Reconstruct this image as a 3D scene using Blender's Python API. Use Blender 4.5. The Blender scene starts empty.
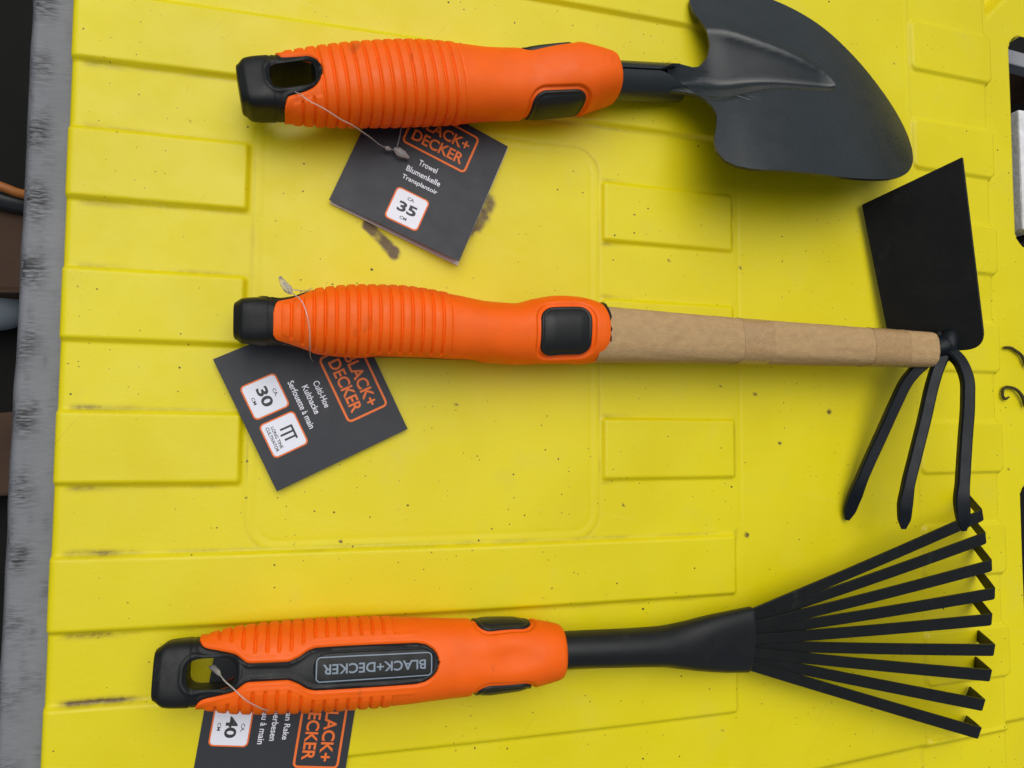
import bpy, bmesh, math, random
import numpy as np
from mathutils import Vector, Matrix
random.seed(4); rng = np.random.default_rng(7)
SC = bpy.context.scene; COL = SC.collection
MM = 0.001

# ------------------------------------------------------------------ camera model (millimetres, lid plane z = 0)
FPX, HCAM = 760.0, 330.0
def _rot(rx, ry, rz):
    Rx = np.array([[1,0,0],[0,np.cos(rx),-np.sin(rx)],[0,np.sin(rx),np.cos(rx)]])
    Ry = np.array([[np.cos(ry),0,np.sin(ry)],[0,1,0],[-np.sin(ry),0,np.cos(ry)]])
    Rz = np.array([[np.cos(rz),-np.sin(rz),0],[np.sin(rz),np.cos(rz),0],[0,0,1]])
    return Rz @ Ry @ Rx
RC = _rot(-0.06463749, -0.29542479, 0.02482708)
DG = np.diag([1,-1,-1.])
def P(px, py, z=0.0):
    """point of the place at height z (mm) seen at a pixel of the photograph"""
    d = DG @ (RC.T @ np.array([(px-512)/FPX, (py-384)/FPX, 1.]))
    return np.array([0,0,HCAM]) + (HCAM-z)/-d[2]*d
cam = bpy.data.cameras.new('camera'); camo = bpy.data.objects.new('camera', cam); COL.objects.link(camo)
cx, cy, cz = DG @ RC.T @ np.array([1,0,0]), -(DG @ RC.T @ np.array([0,1,0])), -(DG @ RC.T @ np.array([0,0,1]))
camo.matrix_world = Matrix([[cx[0],cy[0],cz[0],0],[cx[1],cy[1],cz[1],0],[cx[2],cy[2],cz[2],HCAM*MM],[0,0,0,1]])
cam.sensor_width = 36; cam.lens = FPX/1024*36; cam.clip_start = 0.01; cam.clip_end = 200
SC.camera = camo

# ------------------------------------------------------------------ helpers
def sstep(a, b, x):
    t = np.clip((x-a)/(b-a), 0, 1); return t*t*(3-2*t)
def pchip(xs, ys, x):
    xs, ys = np.array(xs, float), np.array(ys, float); h = np.diff(xs); d = np.diff(ys)/h
    m = np.zeros_like(xs); m[0], m[-1] = d[0], d[-1]
    for i in range(1, len(xs)-1):
        if d[i-1]*d[i] > 0:
            w1, w2 = 2*h[i]+h[i-1], h[i]+2*h[i-1]; m[i] = (w1+w2)/(w1/d[i-1]+w2/d[i])
    x = np.clip(x, xs[0], xs[-1]); k = np.clip(np.searchsorted(xs, x)-1, 0, len(h)-1)
    t = (x-xs[k])/h[k]
    return ((2*t**3-3*t**2+1)*ys[k]+(t**3-2*t**2+t)*h[k]*m[k]+(-2*t**3+3*t**2)*ys[k+1]+(t**3-t**2)*h[k]*m[k+1])
def rrect(x, y, hx, hy, r):
    """signed distance to a rounded rectangle (negative inside)"""
    qx, qy = np.abs(x)-hx+r, np.abs(y)-hy+r
    return np.hypot(np.maximum(qx,0), np.maximum(qy,0)) + np.minimum(np.maximum(qx,qy),0) - r
def vnoise(x, y, seed=0):
    """smooth value noise"""
    g = np.random.default_rng(seed).random((64,64))
    xi, yi = np.floor(x).astype(int), np.floor(y).astype(int); fx, fy = x-xi, y-yi
    fx, fy = fx*fx*(3-2*fx), fy*fy*(3-2*fy)
    a, b, c, d = g[xi%64,yi%64], g[(xi+1)%64,yi%64], g[xi%64,(yi+1)%64], g[(xi+1)%64,(yi+1)%64]
    return (a*(1-fx)+b*fx)*(1-fy)+(c*(1-fx)+d*fx)*fy
def unit(v): v = np.array(v, float); return v/np.linalg.norm(v)

def obj(name, verts, faces, mat, parent=None, smooth=True, mm=True):
    me = bpy.data.meshes.new(name)
    v = np.asarray(verts, float)*(MM if mm else 1)
    me.from_pydata(v.tolist(), [], [tuple(int(i) for i in f) for f in faces]); me.update()
    me.materials.append(mat)
    if smooth: me.polygons.foreach_set('use_smooth', [True]*len(me.polygons))
    o = bpy.data.objects.new(name, me); COL.objects.link(o)
    if parent: o.parent = parent; o.matrix_parent_inverse = Matrix.Translation(-parent.location)
    return o
def grid_faces(n, m, closed=False):
    i, j = np.meshgrid(np.arange(n-1), np.arange(m if closed else m-1), indexing='ij')
    j2 = (j+1) % m
    return np.stack([i*m+j, i*m+j2, (i+1)*m+j2, (i+1)*m+j], -1).reshape(-1,4)
def join(parts):
    V, F, o = [], [], 0
    for v, f in parts:
        v = np.asarray(v, float); V.append(v); F += [tuple(int(k)+o for k in q) for q in f]; o += len(v)
    return np.concatenate(V), F
def bake(o, mods):
    """apply modifiers to the object's mesh"""
    for t, kw in mods:
        m = o.modifiers.new(t, t)
        for k, v in kw.items(): setattr(m, k, v)
    dg = bpy.context.evaluated_depsgraph_get(); dg.update()
    me = bpy.data.meshes.new_from_object(o.evaluated_get(dg)); o.modifiers.clear(); o.data = me
    return o
def sharp(o, ang=35):
    bm = bmesh.new(); bm.from_mesh(o.data)
    for e in bm.edges:
        e.smooth = not (len(e.link_faces) == 2 and e.calc_face_angle(0) > math.radians(ang))
    bm.to_mesh(o.data); bm.free(); return o
def tag(o, label, cat, group=None, kind=None):
    if label: o['label'] = label
    if cat: o['category'] = cat
    if group: o['group'] = group
    if kind: o['kind'] = kind
    return o
def thing(name, label, cat, loc, group=None):
    o = bpy.data.objects.new(name, None); COL.objects.link(o); o.location = Vector(loc)*MM
    o.empty_display_size = .01
    return tag(o, label, cat, group)
def tube(pts, rad, nt=12, caps=True):
    pts = np.asarray(pts, float); n = len(pts); rad = np.broadcast_to(rad, n)
    T = np.gradient(pts, axis=0); T /= np.linalg.norm(T, axis=1)[:,None]
    up = np.array([0,0,1.]) if abs(T[0][2]) < .9 else np.array([1.,0,0])
    V = []
    u = unit(np.cross(T[0], up))
    for k in range(n):
        u = unit(u-T[k]*(u@T[k])); w = np.cross(T[k], u)
        a = np.linspace(0, 2*np.pi, nt, endpoint=False)
        V.append(pts[k]+rad[k]*(np.outer(np.cos(a),u)+np.outer(np.sin(a),w)))
    F = [tuple(f) for f in grid_faces(n, nt, True)]
    if caps: F += [tuple(range(nt))[::-1], tuple(range((n-1)*nt, n*nt))]
    return np.concatenate(V), F
def smooth_path(pts, n=40):
    pts = np.asarray(pts, float); s = np.r_[0, np.cumsum(np.linalg.norm(np.diff(pts,axis=0),axis=1))]
    x = np.linspace(0, s[-1], n)
    return np.stack([pchip(s, pts[:,k], x) for k in range(3)], 1)
def bar(pts, wvec, w, th):
    """rectangular bar swept along pts; wvec = width direction(s)"""
    pts = np.asarray(pts, float); n = len(pts)
    w = np.broadcast_to(w, n); th = np.broadcast_to(th, n); W = np.broadcast_to(np.asarray(wvec,float), (n,3))
    T = np.gradient(pts, axis=0); V = []
    for k in range(n):
        t = unit(T[k]); u = unit(W[k]-t*(W[k]@t)); v = np.cross(t, u)
        c = min(w[k], th[k])*.16
        for a, b in ((1,1),(-1,1),(-1,-1),(1,-1)):
            A, B = a*w[k]/2, b*th[k]/2
            q = [(A-a*c, B), (A, B-b*c)] if a*b < 0 else [(A, B-b*c), (A-a*c, B)]
            for x, y in q: V.append(pts[k]+u*x+v*y)
    F = [tuple(f) for f in grid_faces(n, 8, True)] + [tuple(range(8))[::-1], tuple(range((n-1)*8, n*8))]
    return np.array(V), F
def fixn(o):
    bm = bmesh.new(); bm.from_mesh(o.data); bmesh.ops.recalc_face_normals(bm, faces=bm.faces); bm.to_mesh(o.data); bm.free(); return o

# ------------------------------------------------------------------ materials
def mat(name, col, rough=.5, spec=.5, nscale=None, namp=.12, bump=0, bscale=900, metal=0, rvar=0, stretch=None, marks=None):
    m = bpy.data.materials.new(name); m.use_nodes = True; N, L = m.node_tree.nodes, m.node_tree.links
    b = N['Principled BSDF']; b.inputs['Roughness'].default_value = rough
    b.inputs['Specular IOR Level'].default_value = spec; b.inputs['Metallic'].default_value = metal
    tc = N.new('ShaderNodeTexCoord'); mp = N.new('ShaderNodeMapping'); L.new(tc.outputs['Object'], mp.inputs[0])
    if stretch: mp.inputs['Scale'].default_value = stretch
    n = N.new('ShaderNodeTexNoise'); n.inputs['Scale'].default_value = nscale or 60; n.inputs['Detail'].default_value = 6; L.new(mp.outputs[0], n.inputs['Vector'])
    mx = N.new('ShaderNodeMix'); mx.data_type = 'RGBA'
    mx.inputs[6].default_value = (*[c*(1-namp) for c in col], 1); mx.inputs[7].default_value = (*[min(1,c*(1+namp)) for c in col], 1)
    L.new(n.outputs[0], mx.inputs[0]); L.new(mx.outputs[2], b.inputs['Base Color'])
    if marks:      # small scuffs and dust: (scale, colour, strength, threshold)
        n4 = N.new('ShaderNodeTexNoise'); n4.inputs['Scale'].default_value = marks[0]; n4.inputs['Detail'].default_value = 9; n4.inputs['Roughness'].default_value = .68
        mp4 = N.new('ShaderNodeMapping'); mp4.inputs['Scale'].default_value = (1,.45,1); mp4.inputs['Rotation'].default_value = (0,0,.5); L.new(tc.outputs['Object'], mp4.inputs[0]); L.new(mp4.outputs[0], n4.inputs['Vector'])
        r4 = N.new('ShaderNodeMapRange'); r4.inputs['From Min'].default_value = marks[3]; r4.inputs['From Max'].default_value = marks[3]+.10; r4.inputs['To Max'].default_value = marks[2]; L.new(n4.outputs[0], r4.inputs[0])
        x4 = N.new('ShaderNodeMix'); x4.data_type = 'RGBA'; L.new(r4.outputs[0], x4.inputs[0]); L.new(mx.outputs[2], x4.inputs[6]); x4.inputs[7].default_value = (*marks[1],1); L.new(x4.outputs[2], b.inputs['Base Color'])
    if rvar:
        mr = N.new('ShaderNodeMapRange'); mr.inputs['From Min'].default_value = .3; mr.inputs['From Max'].default_value = .7
        mr.inputs['To Min'].default_value = rough-rvar; mr.inputs['To Max'].default_value = rough+rvar
        n2 = N.new('ShaderNodeTexNoise'); n2.inputs['Scale'].default_value = (nscale or 60)*1.7; n2.inputs['Detail'].default_value = 8; L.new(mp.outputs[0], n2.inputs['Vector'])
        L.new(n2.outputs[0], mr.inputs[0]); L.new(mr.outputs[0], b.inputs['Roughness'])
    if bump:
        n3 = N.new('ShaderNodeTexNoise'); n3.inputs['Scale'].default_value = bscale; n3.inputs['Detail'].default_value = 3; L.new(mp.outputs[0], n3.inputs['Vector'])
        bp = N.new('ShaderNodeBump'); bp.inputs['Strength'].default_value = bump; bp.inputs['Distance'].default_value = .0004
        L.new(n3.outputs[0], bp.inputs['Height']); L.new(bp.outputs[0], b.inputs['Normal'])
    return m
M_or = mat('orange_rubber', (.90,.124,.001), .5, .3, 110, .10, .12, 1500, rvar=.1, marks=(75,(.42,.07,.008),.55,.60))
M_bk = mat('black_plastic', (.007,.008,.008), .46, .3, 80, .2, .15, 1800, rvar=.1, marks=(90,(.03,.03,.028),.6,.60))
M_pad = mat('black_pad_rubber', (.012,.013,.012), .42, .32, 60, .2, .15, 1600, rvar=.06)
M_steel = mat('black_painted_steel', (.015,.020,.021), .28, .48, 50, .2, .03, 900, rvar=.05, marks=(60,(.05,.052,.05),.35,.64))
M_hoe = mat('black_coated_iron', (.005,.005,.004), .42, .25, 60, .3, .2, 600, rvar=.08, marks=(70,(.022,.021,.016),.5,.60))
M_tine = mat('dark_blue_black_enamel', (.005,.008,.011), .40, .2, 60, .3, .2, 700, rvar=.08)
M_neck = mat('black_nylon', (.008,.009,.009), .40, .36, 70, .2, .08, 1200, rvar=.06, marks=(70,(.03,.032,.03),.5,.60))
M_rk = mat('black_spring_steel', (.006,.007,.006), .43, .28, 60, .25, .2, 800, rvar=.08, marks=(90,(.03,.03,.026),.5,.60))
M_card = mat('dark_grey_card', (.025,.028,.033), .5, .36, 90, .1, .06, 2500, rvar=.04)
M_paper = mat('white_paper', (.72,.66,.6), .7, .3, 50, .05)
M_white = mat('printed_white', (.78,.80,.86), .5, .4, 50, .02)
M_pink = mat('printed_orange', (.82,.165,.02), .5, .4, 50, .04)
M_ink = mat('printed_black', (.03,.033,.037), .5, .4, 50, .04)
M_grey = mat('grey_blue_print', (.20,.25,.30), .45, .4, 120, .15)
M_stone = mat('pale_stone', (.16,.19,.21), .6, .4, 20, .15, .3, 200)
M_brick = mat('brown_brick', (.055,.032,.020), .85, .2, 25, .5, .8, 120)
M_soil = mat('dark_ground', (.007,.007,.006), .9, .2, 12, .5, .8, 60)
M_cable = mat('orange_cable', (.3,.10,.015), .5, .4)
M_hose = mat('black_hose', (.012,.014,.015), .4, .5)
M_conc = mat('grey_concrete', (.8,.8,.79), .9, .2, 150, .45, .8, 500)
M_zinc = mat('dull_zinc', (.30,.31,.33), .5, .4, 40, .15)
M_tendril = mat('dry_dark_stem', (.05,.04,.008), .7, .3, 200, .4)

def card_material():   # cardboard with faint lengthwise fibres
    m = mat('brown_cardboard', (.45,.295,.14), .8, .2, 420, .22, .8, 1500, stretch=(.7,1,1)); return m
M_kraft = card_material()
def clear_material():
    m = mat('clear_nylon', (.85,.83,.80), .3, .5, 50, .02); b = m.node_tree.nodes['Principled BSDF']
    b.inputs['Transmission Weight'].default_value = .75; b.inputs['IOR'].default_value = 1.45; return m
M_clear = clear_material()

def lid_material():
    m = bpy.data.materials.new('yellow_plastic'); m.use_nodes = True; N, L = m.node_tree.nodes, m.node_tree.links
    b = N['Principled BSDF']; tc = N.new('ShaderNodeTexCoord')
    def noise(scale, det=4, rough=.5):
        n = N.new('ShaderNodeTexNoise'); n.inputs['Scale'].default_value = scale; n.inputs['Detail'].default_value = det
        n.inputs['Roughness'].default_value = rough; L.new(tc.outputs['Object'], n.inputs['Vector']); return n
    def mix(a, c, fac, bl='MIX'):
        x = N.new('ShaderNodeMix'); x.data_type = 'RGBA'; x.blend_type = bl
        for s, v in ((6,a),(7,c)):
            if isinstance(v, tuple): x.inputs[s].default_value = (*v,1)
            else: L.new(v, x.inputs[s])
        if isinstance(fac, float): x.inputs[0].default_value = fac
        else: L.new(fac, x.inputs[0])
        return x.outputs[2]
    def ramp(src, a, c, lo=0, hi=1):
        r = N.new('ShaderNodeMapRange'); r.interpolation_type = 'SMOOTHSTEP'
        r.inputs['From Min'].default_value = a; r.inputs['From Max'].default_value = c
        r.inputs['To Min'].default_value = lo; r.inputs['To Max'].default_value = hi; L.new(src, r.inputs[0]); return r.outputs[0]
    base = mix((.695,.585,.001), (.745,.64,.002), ramp(noise(14,5).outputs[0], .3, .7))
    # faint greyish film of handling dirt
    film = ramp(noise(28,8,.65).outputs[0], .52, .8, 0, .22)
    base = mix(base, (.52,.44,.10), film)
    # fine directional scratches from handling
    for rz, sc, th, colr, am in ((.25,(9,420,1),.66,(.80,.70,.10),.12),(-.9,(14,520,1),.70,(.45,.36,.02),.25),(1.35,(8,380,1),.71,(.80,.70,.12),.10)):
        mp = N.new('ShaderNodeMapping'); mp.inputs['Rotation'].default_value = (0,0,rz); mp.inputs['Scale'].default_value = sc
        rt = N.new('ShaderNodeMapping'); rt.inputs['Rotation'].default_value = (0,0,rz); L.new(tc.outputs['Object'], rt.inputs[0]); mp.inputs['Rotation'].default_value = (0,0,0); L.new(rt.outputs[0], mp.inputs[0])
        n = N.new('ShaderNodeTexNoise'); n.inputs['Scale'].default_value = 1; n.inputs['Detail'].default_value = 3; L.new(mp.outputs[0], n.inputs['Vector'])
        base = mix(base, colr, ramp(n.outputs[0], th, th+.05, 0, am))
    # specks of soil: voronoi cells, only some of them carry a speck
    def specks(scale, thr, rad, seed):
        mp = N.new('ShaderNodeMapping'); mp.inputs['Location'].default_value = (seed, seed*.37, 0); L.new(tc.outputs['Object'], mp.inputs[0])
        nz = N.new('ShaderNodeTexNoise'); nz.inputs['Scale'].default_value = 700; L.new(mp.outputs[0], nz.inputs['Vector'])
        v = N.new('ShaderNodeTexVoronoi'); v.voronoi_dimensions = '2D'; v.inputs['Scale'].default_value = scale; v.inputs['Randomness'].default_value = 1; L.new(mp.outputs[0], v.inputs['Vector'])
        a = N.new('ShaderNodeMath'); a.operation = 'MULTIPLY_ADD'; L.new(nz.outputs[0], a.inputs[0]); a.inputs[1].default_value = rad*2.4; L.new(v.outputs['Distance'], a.inputs[2])
        d = ramp(a.outputs[0], rad*1.75, rad*2.2, 1, 0)
        s = N.new('ShaderNodeSeparateColor'); L.new(v.outputs['Color'], s.inputs[0])
        k = ramp(s.outputs[0], thr, thr+.05)
        mu = N.new('ShaderNodeMath'); mu.operation = 'MULTIPLY'; L.new(d, mu.inputs[0]); L.new(k, mu.inputs[1])
        m2 = N.new('ShaderNodeMath'); m2.operation = 'MULTIPLY'; L.new(mu.outputs[0], m2.inputs[0]); L.new(ramp(noise(11+seed,3).outputs[0], .46, .58, .08, 1), m2.inputs[1]); return m2.outputs[0]
    base = mix(base, (.045,.034,.010), specks(130, .86, .055, 3.1))
    base = mix(base, (.09,.07,.015), specks(280, .88, .08, 9.7))
    base = mix(base, (.035,.026,.01), specks(62, .80, .034, 5.3))
    at = N.new('ShaderNodeAttribute'); at.attribute_name = 'dirt'
    brk = ramp(noise(420,6,.7).outputs[0], .30, .62)
    mm_ = N.new('ShaderNodeMath'); mm_.operation = 'MULTIPLY'; mm_.use_clamp = True; L.new(at.outputs['Fac'], mm_.inputs[0]); L.new(ramp(brk,0,1,.55,1), mm_.inputs[1])
    base = mix(base, (.13,.08,.022), mm_.outputs[0])
    base = mix(base, (.105,.058,.010), ramp(at.outputs['Fac'], .6, 1.15, 0, .85))
    L.new(base, b.inputs['Base Color'])
    L.new(ramp(noise(45,8,.6).outputs[0], .3, .7, .34, .5), b.inputs['Roughness'])
    b.inputs['Specular IOR Level'].default_value = .37
    bp = N.new('ShaderNodeBump'); bp.inputs['Strength'].default_value = .12; bp.inputs['Distance'].default_value = .0005
    L.new(noise(600,5).outputs[0], bp.inputs['Height'])
    bp2 = N.new('ShaderNodeBump'); bp2.inputs['Strength'].default_value = .35; bp2.inputs['Distance'].default_value = .002
    L.new(noise(22,2).outputs[0], bp2.inputs['Height']); L.new(bp.outputs[0], bp2.inputs['Normal']); L.new(bp2.outputs[0], b.inputs['Normal'])
    return m
M_lid = lid_material()

def strip_material():
    m = mat('worn_grey_plastic', (.18,.188,.202), .55, .4, 30, .18, .3, 500, rvar=.1); N, L = m.node_tree.nodes, m.node_tree.links
    b = N['Principled BSDF']; src = b.inputs['Base Color'].links[0].from_socket
    at = N.new('ShaderNodeAttribute'); at.attribute_name = 'dirt'; tc = N.new('ShaderNodeTexCoord')
    mp = N.new('ShaderNodeMapping'); mp.inputs['Scale'].default_value = (.3,1.6,1); L.new(tc.outputs['Object'], mp.inputs[0])
    n = N.new('ShaderNodeTexNoise'); n.inputs['Scale'].default_value = 800; n.inputs['Detail'].default_value = 5; L.new(mp.outputs[0], n.inputs['Vector'])
    r = N.new('ShaderNodeMapRange'); r.inputs['From Min'].default_value = .36; r.inputs['From Max'].default_value = .60; L.new(n.outputs[0], r.inputs[0])
    mu = N.new('ShaderNodeMath'); mu.operation = 'MULTIPLY'; L.new(at.outputs['Fac'], mu.inputs[0]); L.new(r.outputs[0], mu.inputs[1])
    x = N.new('ShaderNodeMix'); x.data_type = 'RGBA'; L.new(mu.outputs[0], x.inputs[0]); L.new(src, x.inputs[6]); x.inputs[7].default_value = (.02,.02,.022,1)
    L.new(x.outputs[2], b.inputs['Base Color']); return m
M_strip = strip_material()

# ------------------------------------------------------------------ the yellow lid (one moulded sheet)
PITCH, V0 = .084742*330, -.44354*330
X0, X1, X2, X3, X5 = -82.5, -15.0, 145.3, 215.4, 389.0
X4 = P(911,100)[0]
def kcoord(x, y):
    k0 = (-y-V0)/PITCH; q = ((x-154)/236)**2
    return k0 + (k0-3.5)*(.124*(3.2*q-2.6))/PITCH
gx = np.arange(-86, 452, .8); gy = np.arange(-222, 310, .8)
X, Y = np.meshgrid(gx, gy, indexing='ij'); K = kcoord(X, Y)
Z = np.zeros_like(X)
def rib(xa, xb, k0, k1, h, r=1.2, soft=.9):
    d = rrect(X-(xa+xb)/2, (K-(k0+k1)/2)*PITCH, (xb-xa)/2, (k1-k0)/2*PITCH, r)
    return h*sstep(soft, -soft, d)
HR = 2.2
XL = X0-14
for a, b in ((-1,0),(7,8),(9,10),(-3,-2),(-5,-4),(11,12)): Z = np.maximum(Z, rib(XL, X3, a, b, HR))
for k in (1,3,5): Z = np.maximum(Z, rib(XL, X1, k, k+1, HR)); Z = np.maximum(Z, rib(X2, X3, k, k+1, HR*.85))
# drop of the deck to the rim along its right and lower sides
pA, pB = P(833,768), P(1024,726)
dn = unit([-(pB-pA)[1], (pB-pA)[0]]); dlow = (X-pA[0])*dn[0]+(Y-pA[1])*dn[1]     # >0 above the line
dlow = np.where(dn[1] > 0, dlow, -dlow)
dr = X-(X5-2.2)
Z -= 5.5*sstep(-1.8, 1.8, dr)
for k in range(-5, 12, 2):
    d = rrect(X-(X4+X5+.5)/2, (K-(k+.5))*PITCH, (X5+.5-X4)/2, PITCH/2, 3.5)
    Z = np.where(d < 1.2, np.maximum(Z, -5.5*(X > X5-2)+ (1.6 + 5.5*(X > X5-2))*sstep(.8, -.8, d)), Z)
Z -= 4.5*sstep(2.0, -2.6, dlow)
# two fine grooves round the centre field, and beside the middle ribs
cxm, cym = (P(250,340)[0]+P(599,340)[0])/2, (P(420,128)[1]+P(420,546)[1])/2
hx, hy = (P(599,340)[0]-P(250,340)[0])/2, (P(420,128)[1]-P(420,546)[1])/2
d = rrect(X-cxm, Y-cym, hx, hy, 13)
inrib = (Z > .4)
gr = .17*np.exp(-(d/.7)**2) + .12*np.exp(-((d+4.2)/.7)**2)
Z -= np.where(inrib, 0, gr) ; Z -= .15*sstep(.5,-4.5,d)*(~inrib)
Z -= .22*np.exp(-((X-X3-4.2)/.7)**2)*(K > .2)*(K < 6.8)
Z -= .10*np.exp(-((X-X4+4)/.8)**2)
# gentle waviness of blow-moulded plastic
Z += .30*(vnoise(X/38+9, Y/38+5, 3)-.5) + .8*(vnoise(X/120+3, Y/120+8, 4)-.5)
# left edge rolls down
Z -= np.where(X < X0+3.2, 3.2-np.sqrt(np.maximum(0, 3.2**2-np.minimum(3.2, X0+3.2-X)**2)), 0) + np.maximum(0, X0-X)*14
# handle slots and the deep pocket in the rim
s1a, s1b = P(1012.5,140,-5.5), P(1012,246,-5.5); s1t = P(1010,36,-5.5)
sl1 = rrect(X-(s1a[0]+17), Y-(s1b[1]+s1t[1])/2, 17, (s1t[1]-s1b[1])/2, 9)
s2a, s2b = P(1021.5,500,-5.5), P(1021,484,-5.5)
sl2 = rrect(X-(s2a[0]+17), Y-(s2b[1]-58), 17, 58, 9)
q0, q1, q2 = P(984,-14,-5.5), P(1003,-6,-5.5), P(986,17.5,-5.5)
sl3 = np.maximum.reduce([(q0[0]-X), (X-q1[0]-8), ((q2[1]-Y)*np.cos(.75)+(X-q2[0])*np.sin(.75))])
cut = np.minimum(sl1, sl2)
Z -= 34*sstep(.7, -1.0, cut); Z -= 9*sstep(.9, -5.5, sl3)
# dirt worn into the surface
dirt = np.zeros_like(X)
def streak(xa, xb, k, off, sig, amp, seed):
    e = (K-k)*PITCH-off
    n = vnoise(X/9+seed, Y/3+seed*2, seed)
    return amp*np.exp(-(e/sig)**2)*sstep(xa-2, xa+4, X)*sstep(xb+14, xb-10, X)*(.25+1.15*n)
for k, xb, a in ((0,-66,.8),(1,-66,.35),(2,-62,.55),(3,-68,.4),(5,-58,.8),(6,-60,.7),(7,-58,1.1),(8,-62,.8),(9,-55,1.2),(10,-60,.8)):
    dirt = np.maximum(dirt, streak(X0+5, xb, k, 1.6 if k % 2 == 0 else -1.4, 1.2, a, k+11))
    dirt = np.maximum(dirt, streak(X0+5, 200 if k in (0,7,8,9) else -18, k, 1.4 if k % 2 == 0 else -1.3, .7, .30, k+31))
for k, a in ((1,.3),(2,.7),(3,.8),(4,.3),(5,.7),(6,.3)):
    dirt = np.maximum(dirt, streak(X2-1, X2+6, k, 1.5 if k % 2 == 0 else -1.4, 1.0, a, k+51))
dirt = np.maximum(dirt, .38*np.exp(-((X-X3-1.1)/.8)**2)*(K > 1)*(K < 10)*vnoise(X/3, Y/7, 71)*(np.mod(K,2) > .9))
dirt = np.maximum(dirt, .2*np.exp(-((X-X4+1.2)/.7)**2)*vnoise(X/3, Y/8, 72))
dirt = np.maximum(dirt, .4*np.exp(-((X-X5-1.2)/1.1)**2)*vnoise(X/3, Y/10, 73))
dirt = np.maximum(dirt, .30*np.exp(-((d)/.6)**2)*vnoise(X/8, Y/8, 74))
def smear(pts, w, amp, seed):
    global dirt
    pts = [P(*p)[:2] for p in pts]; D = np.full_like(X, 1e9)
    for a, b in zip(pts[:-1], pts[1:]):
        ab = b-a; t = np.clip(((X-a[0])*ab[0]+(Y-a[1])*ab[1])/(ab@ab), 0, 1)
        D = np.minimum(D, np.hypot(X-a[0]-t*ab[0], Y-a[1]-t*ab[1]))
    dirt = np.maximum(dirt, amp*sstep(w*1.25, w*.5, D+1.2*(vnoise(X/2.5, Y/2.5, seed)-.5))*(.6+.6*vnoise(X/3, Y/3, seed+1)))
smear([(368,224),(378,236),(388,247),(394,253)], 2.8, 1.15, 81)
smear([(392,252),(395,256)], 2.2, 1.4, 83)
smear([(487,202),(483,214),(475,224),(466,229)], 4.2, 1.0, 85)
for p, w, a in (((340.5,541.5),1.0,1.6),((893.5,63.5),.9,1.3),((456,404),.8,1.2),((190,122),.8,1.2),((740,268),.8,1.2),((668,260),.7,1.0),((623,505),.8,1.1),((746,535),1.1,1.2),((779,443),.9,1.3),((830,411),.8,1.2),((720,386),.7,1.1),((754,394),.7,1.0),((729,636),.7,1.1),((722,730),.8,.9),((828,412),.8,1.0),((1018,470),.7,1.0)):
    smear([p, (p[0]+.8, p[1]+.4)], w, a, int(p[0])%50)
n0, n1 = X.shape
F = grid_faces(n0, n1)
fz = Z.reshape(-1)[F].mean(1); fc = cut.reshape(-1)[F].mean(1); F = F[~((fz < -10) & (fc < .8))][:, ::-1]
lid = obj('plastic_lid', np.stack([X,Y,Z],-1).reshape(-1,3), F, M_lid)
at = lid.data.attributes.new('dirt', 'FLOAT', 'POINT'); at.data.foreach_set('value', np.clip(dirt,0,1.6).reshape(-1).astype(np.float32))
fixn(lid)
if lid.data.polygons[1000].normal.z < 0: lid.data.flip_normals()
tag(lid, 'scuffed yellow ribbed plastic lid that all three garden tools lie on', 'lid')

# ------------------------------------------------------------------ handles
def hw_front(s):      # half width of the black tongue with the name plate
    w = pchip([0,13.8,15.0,17,22,27.5,33,46,50,54,57,93,97,100,102,103], [60,60,12.5,10.2,9.2,7.6,3.7,3.5,5.0,7.6,8.4,8.6,8.0,6.2,3.6,0], s)
    return np.where(s > 103, -(s-103), w)
def hw_back(s):       # short tongue round the hole on the other face
    w = pchip([0,13.8,15.2,17,22,26,28.5,30,30.6], [60,60,13,9.8,9.3,8.0,5.6,2.6,0], s)
    return np.where(s > 30.6, -(s-30.6), w)
RH = ([0,.3,.8,3.2,15.7,24.5,31.8,48,64.3,77.3,90.6,104.6,116,126,135.7,144.7,150,153.5,156.3,157],
      [6.3,7.0,7.3,8.7,9.7,11.5,13,14.7,15.1,14.7,13.9,13,13.1,14.4,15.2,14.9,14.4,13.7,12.7,11.8])
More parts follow.
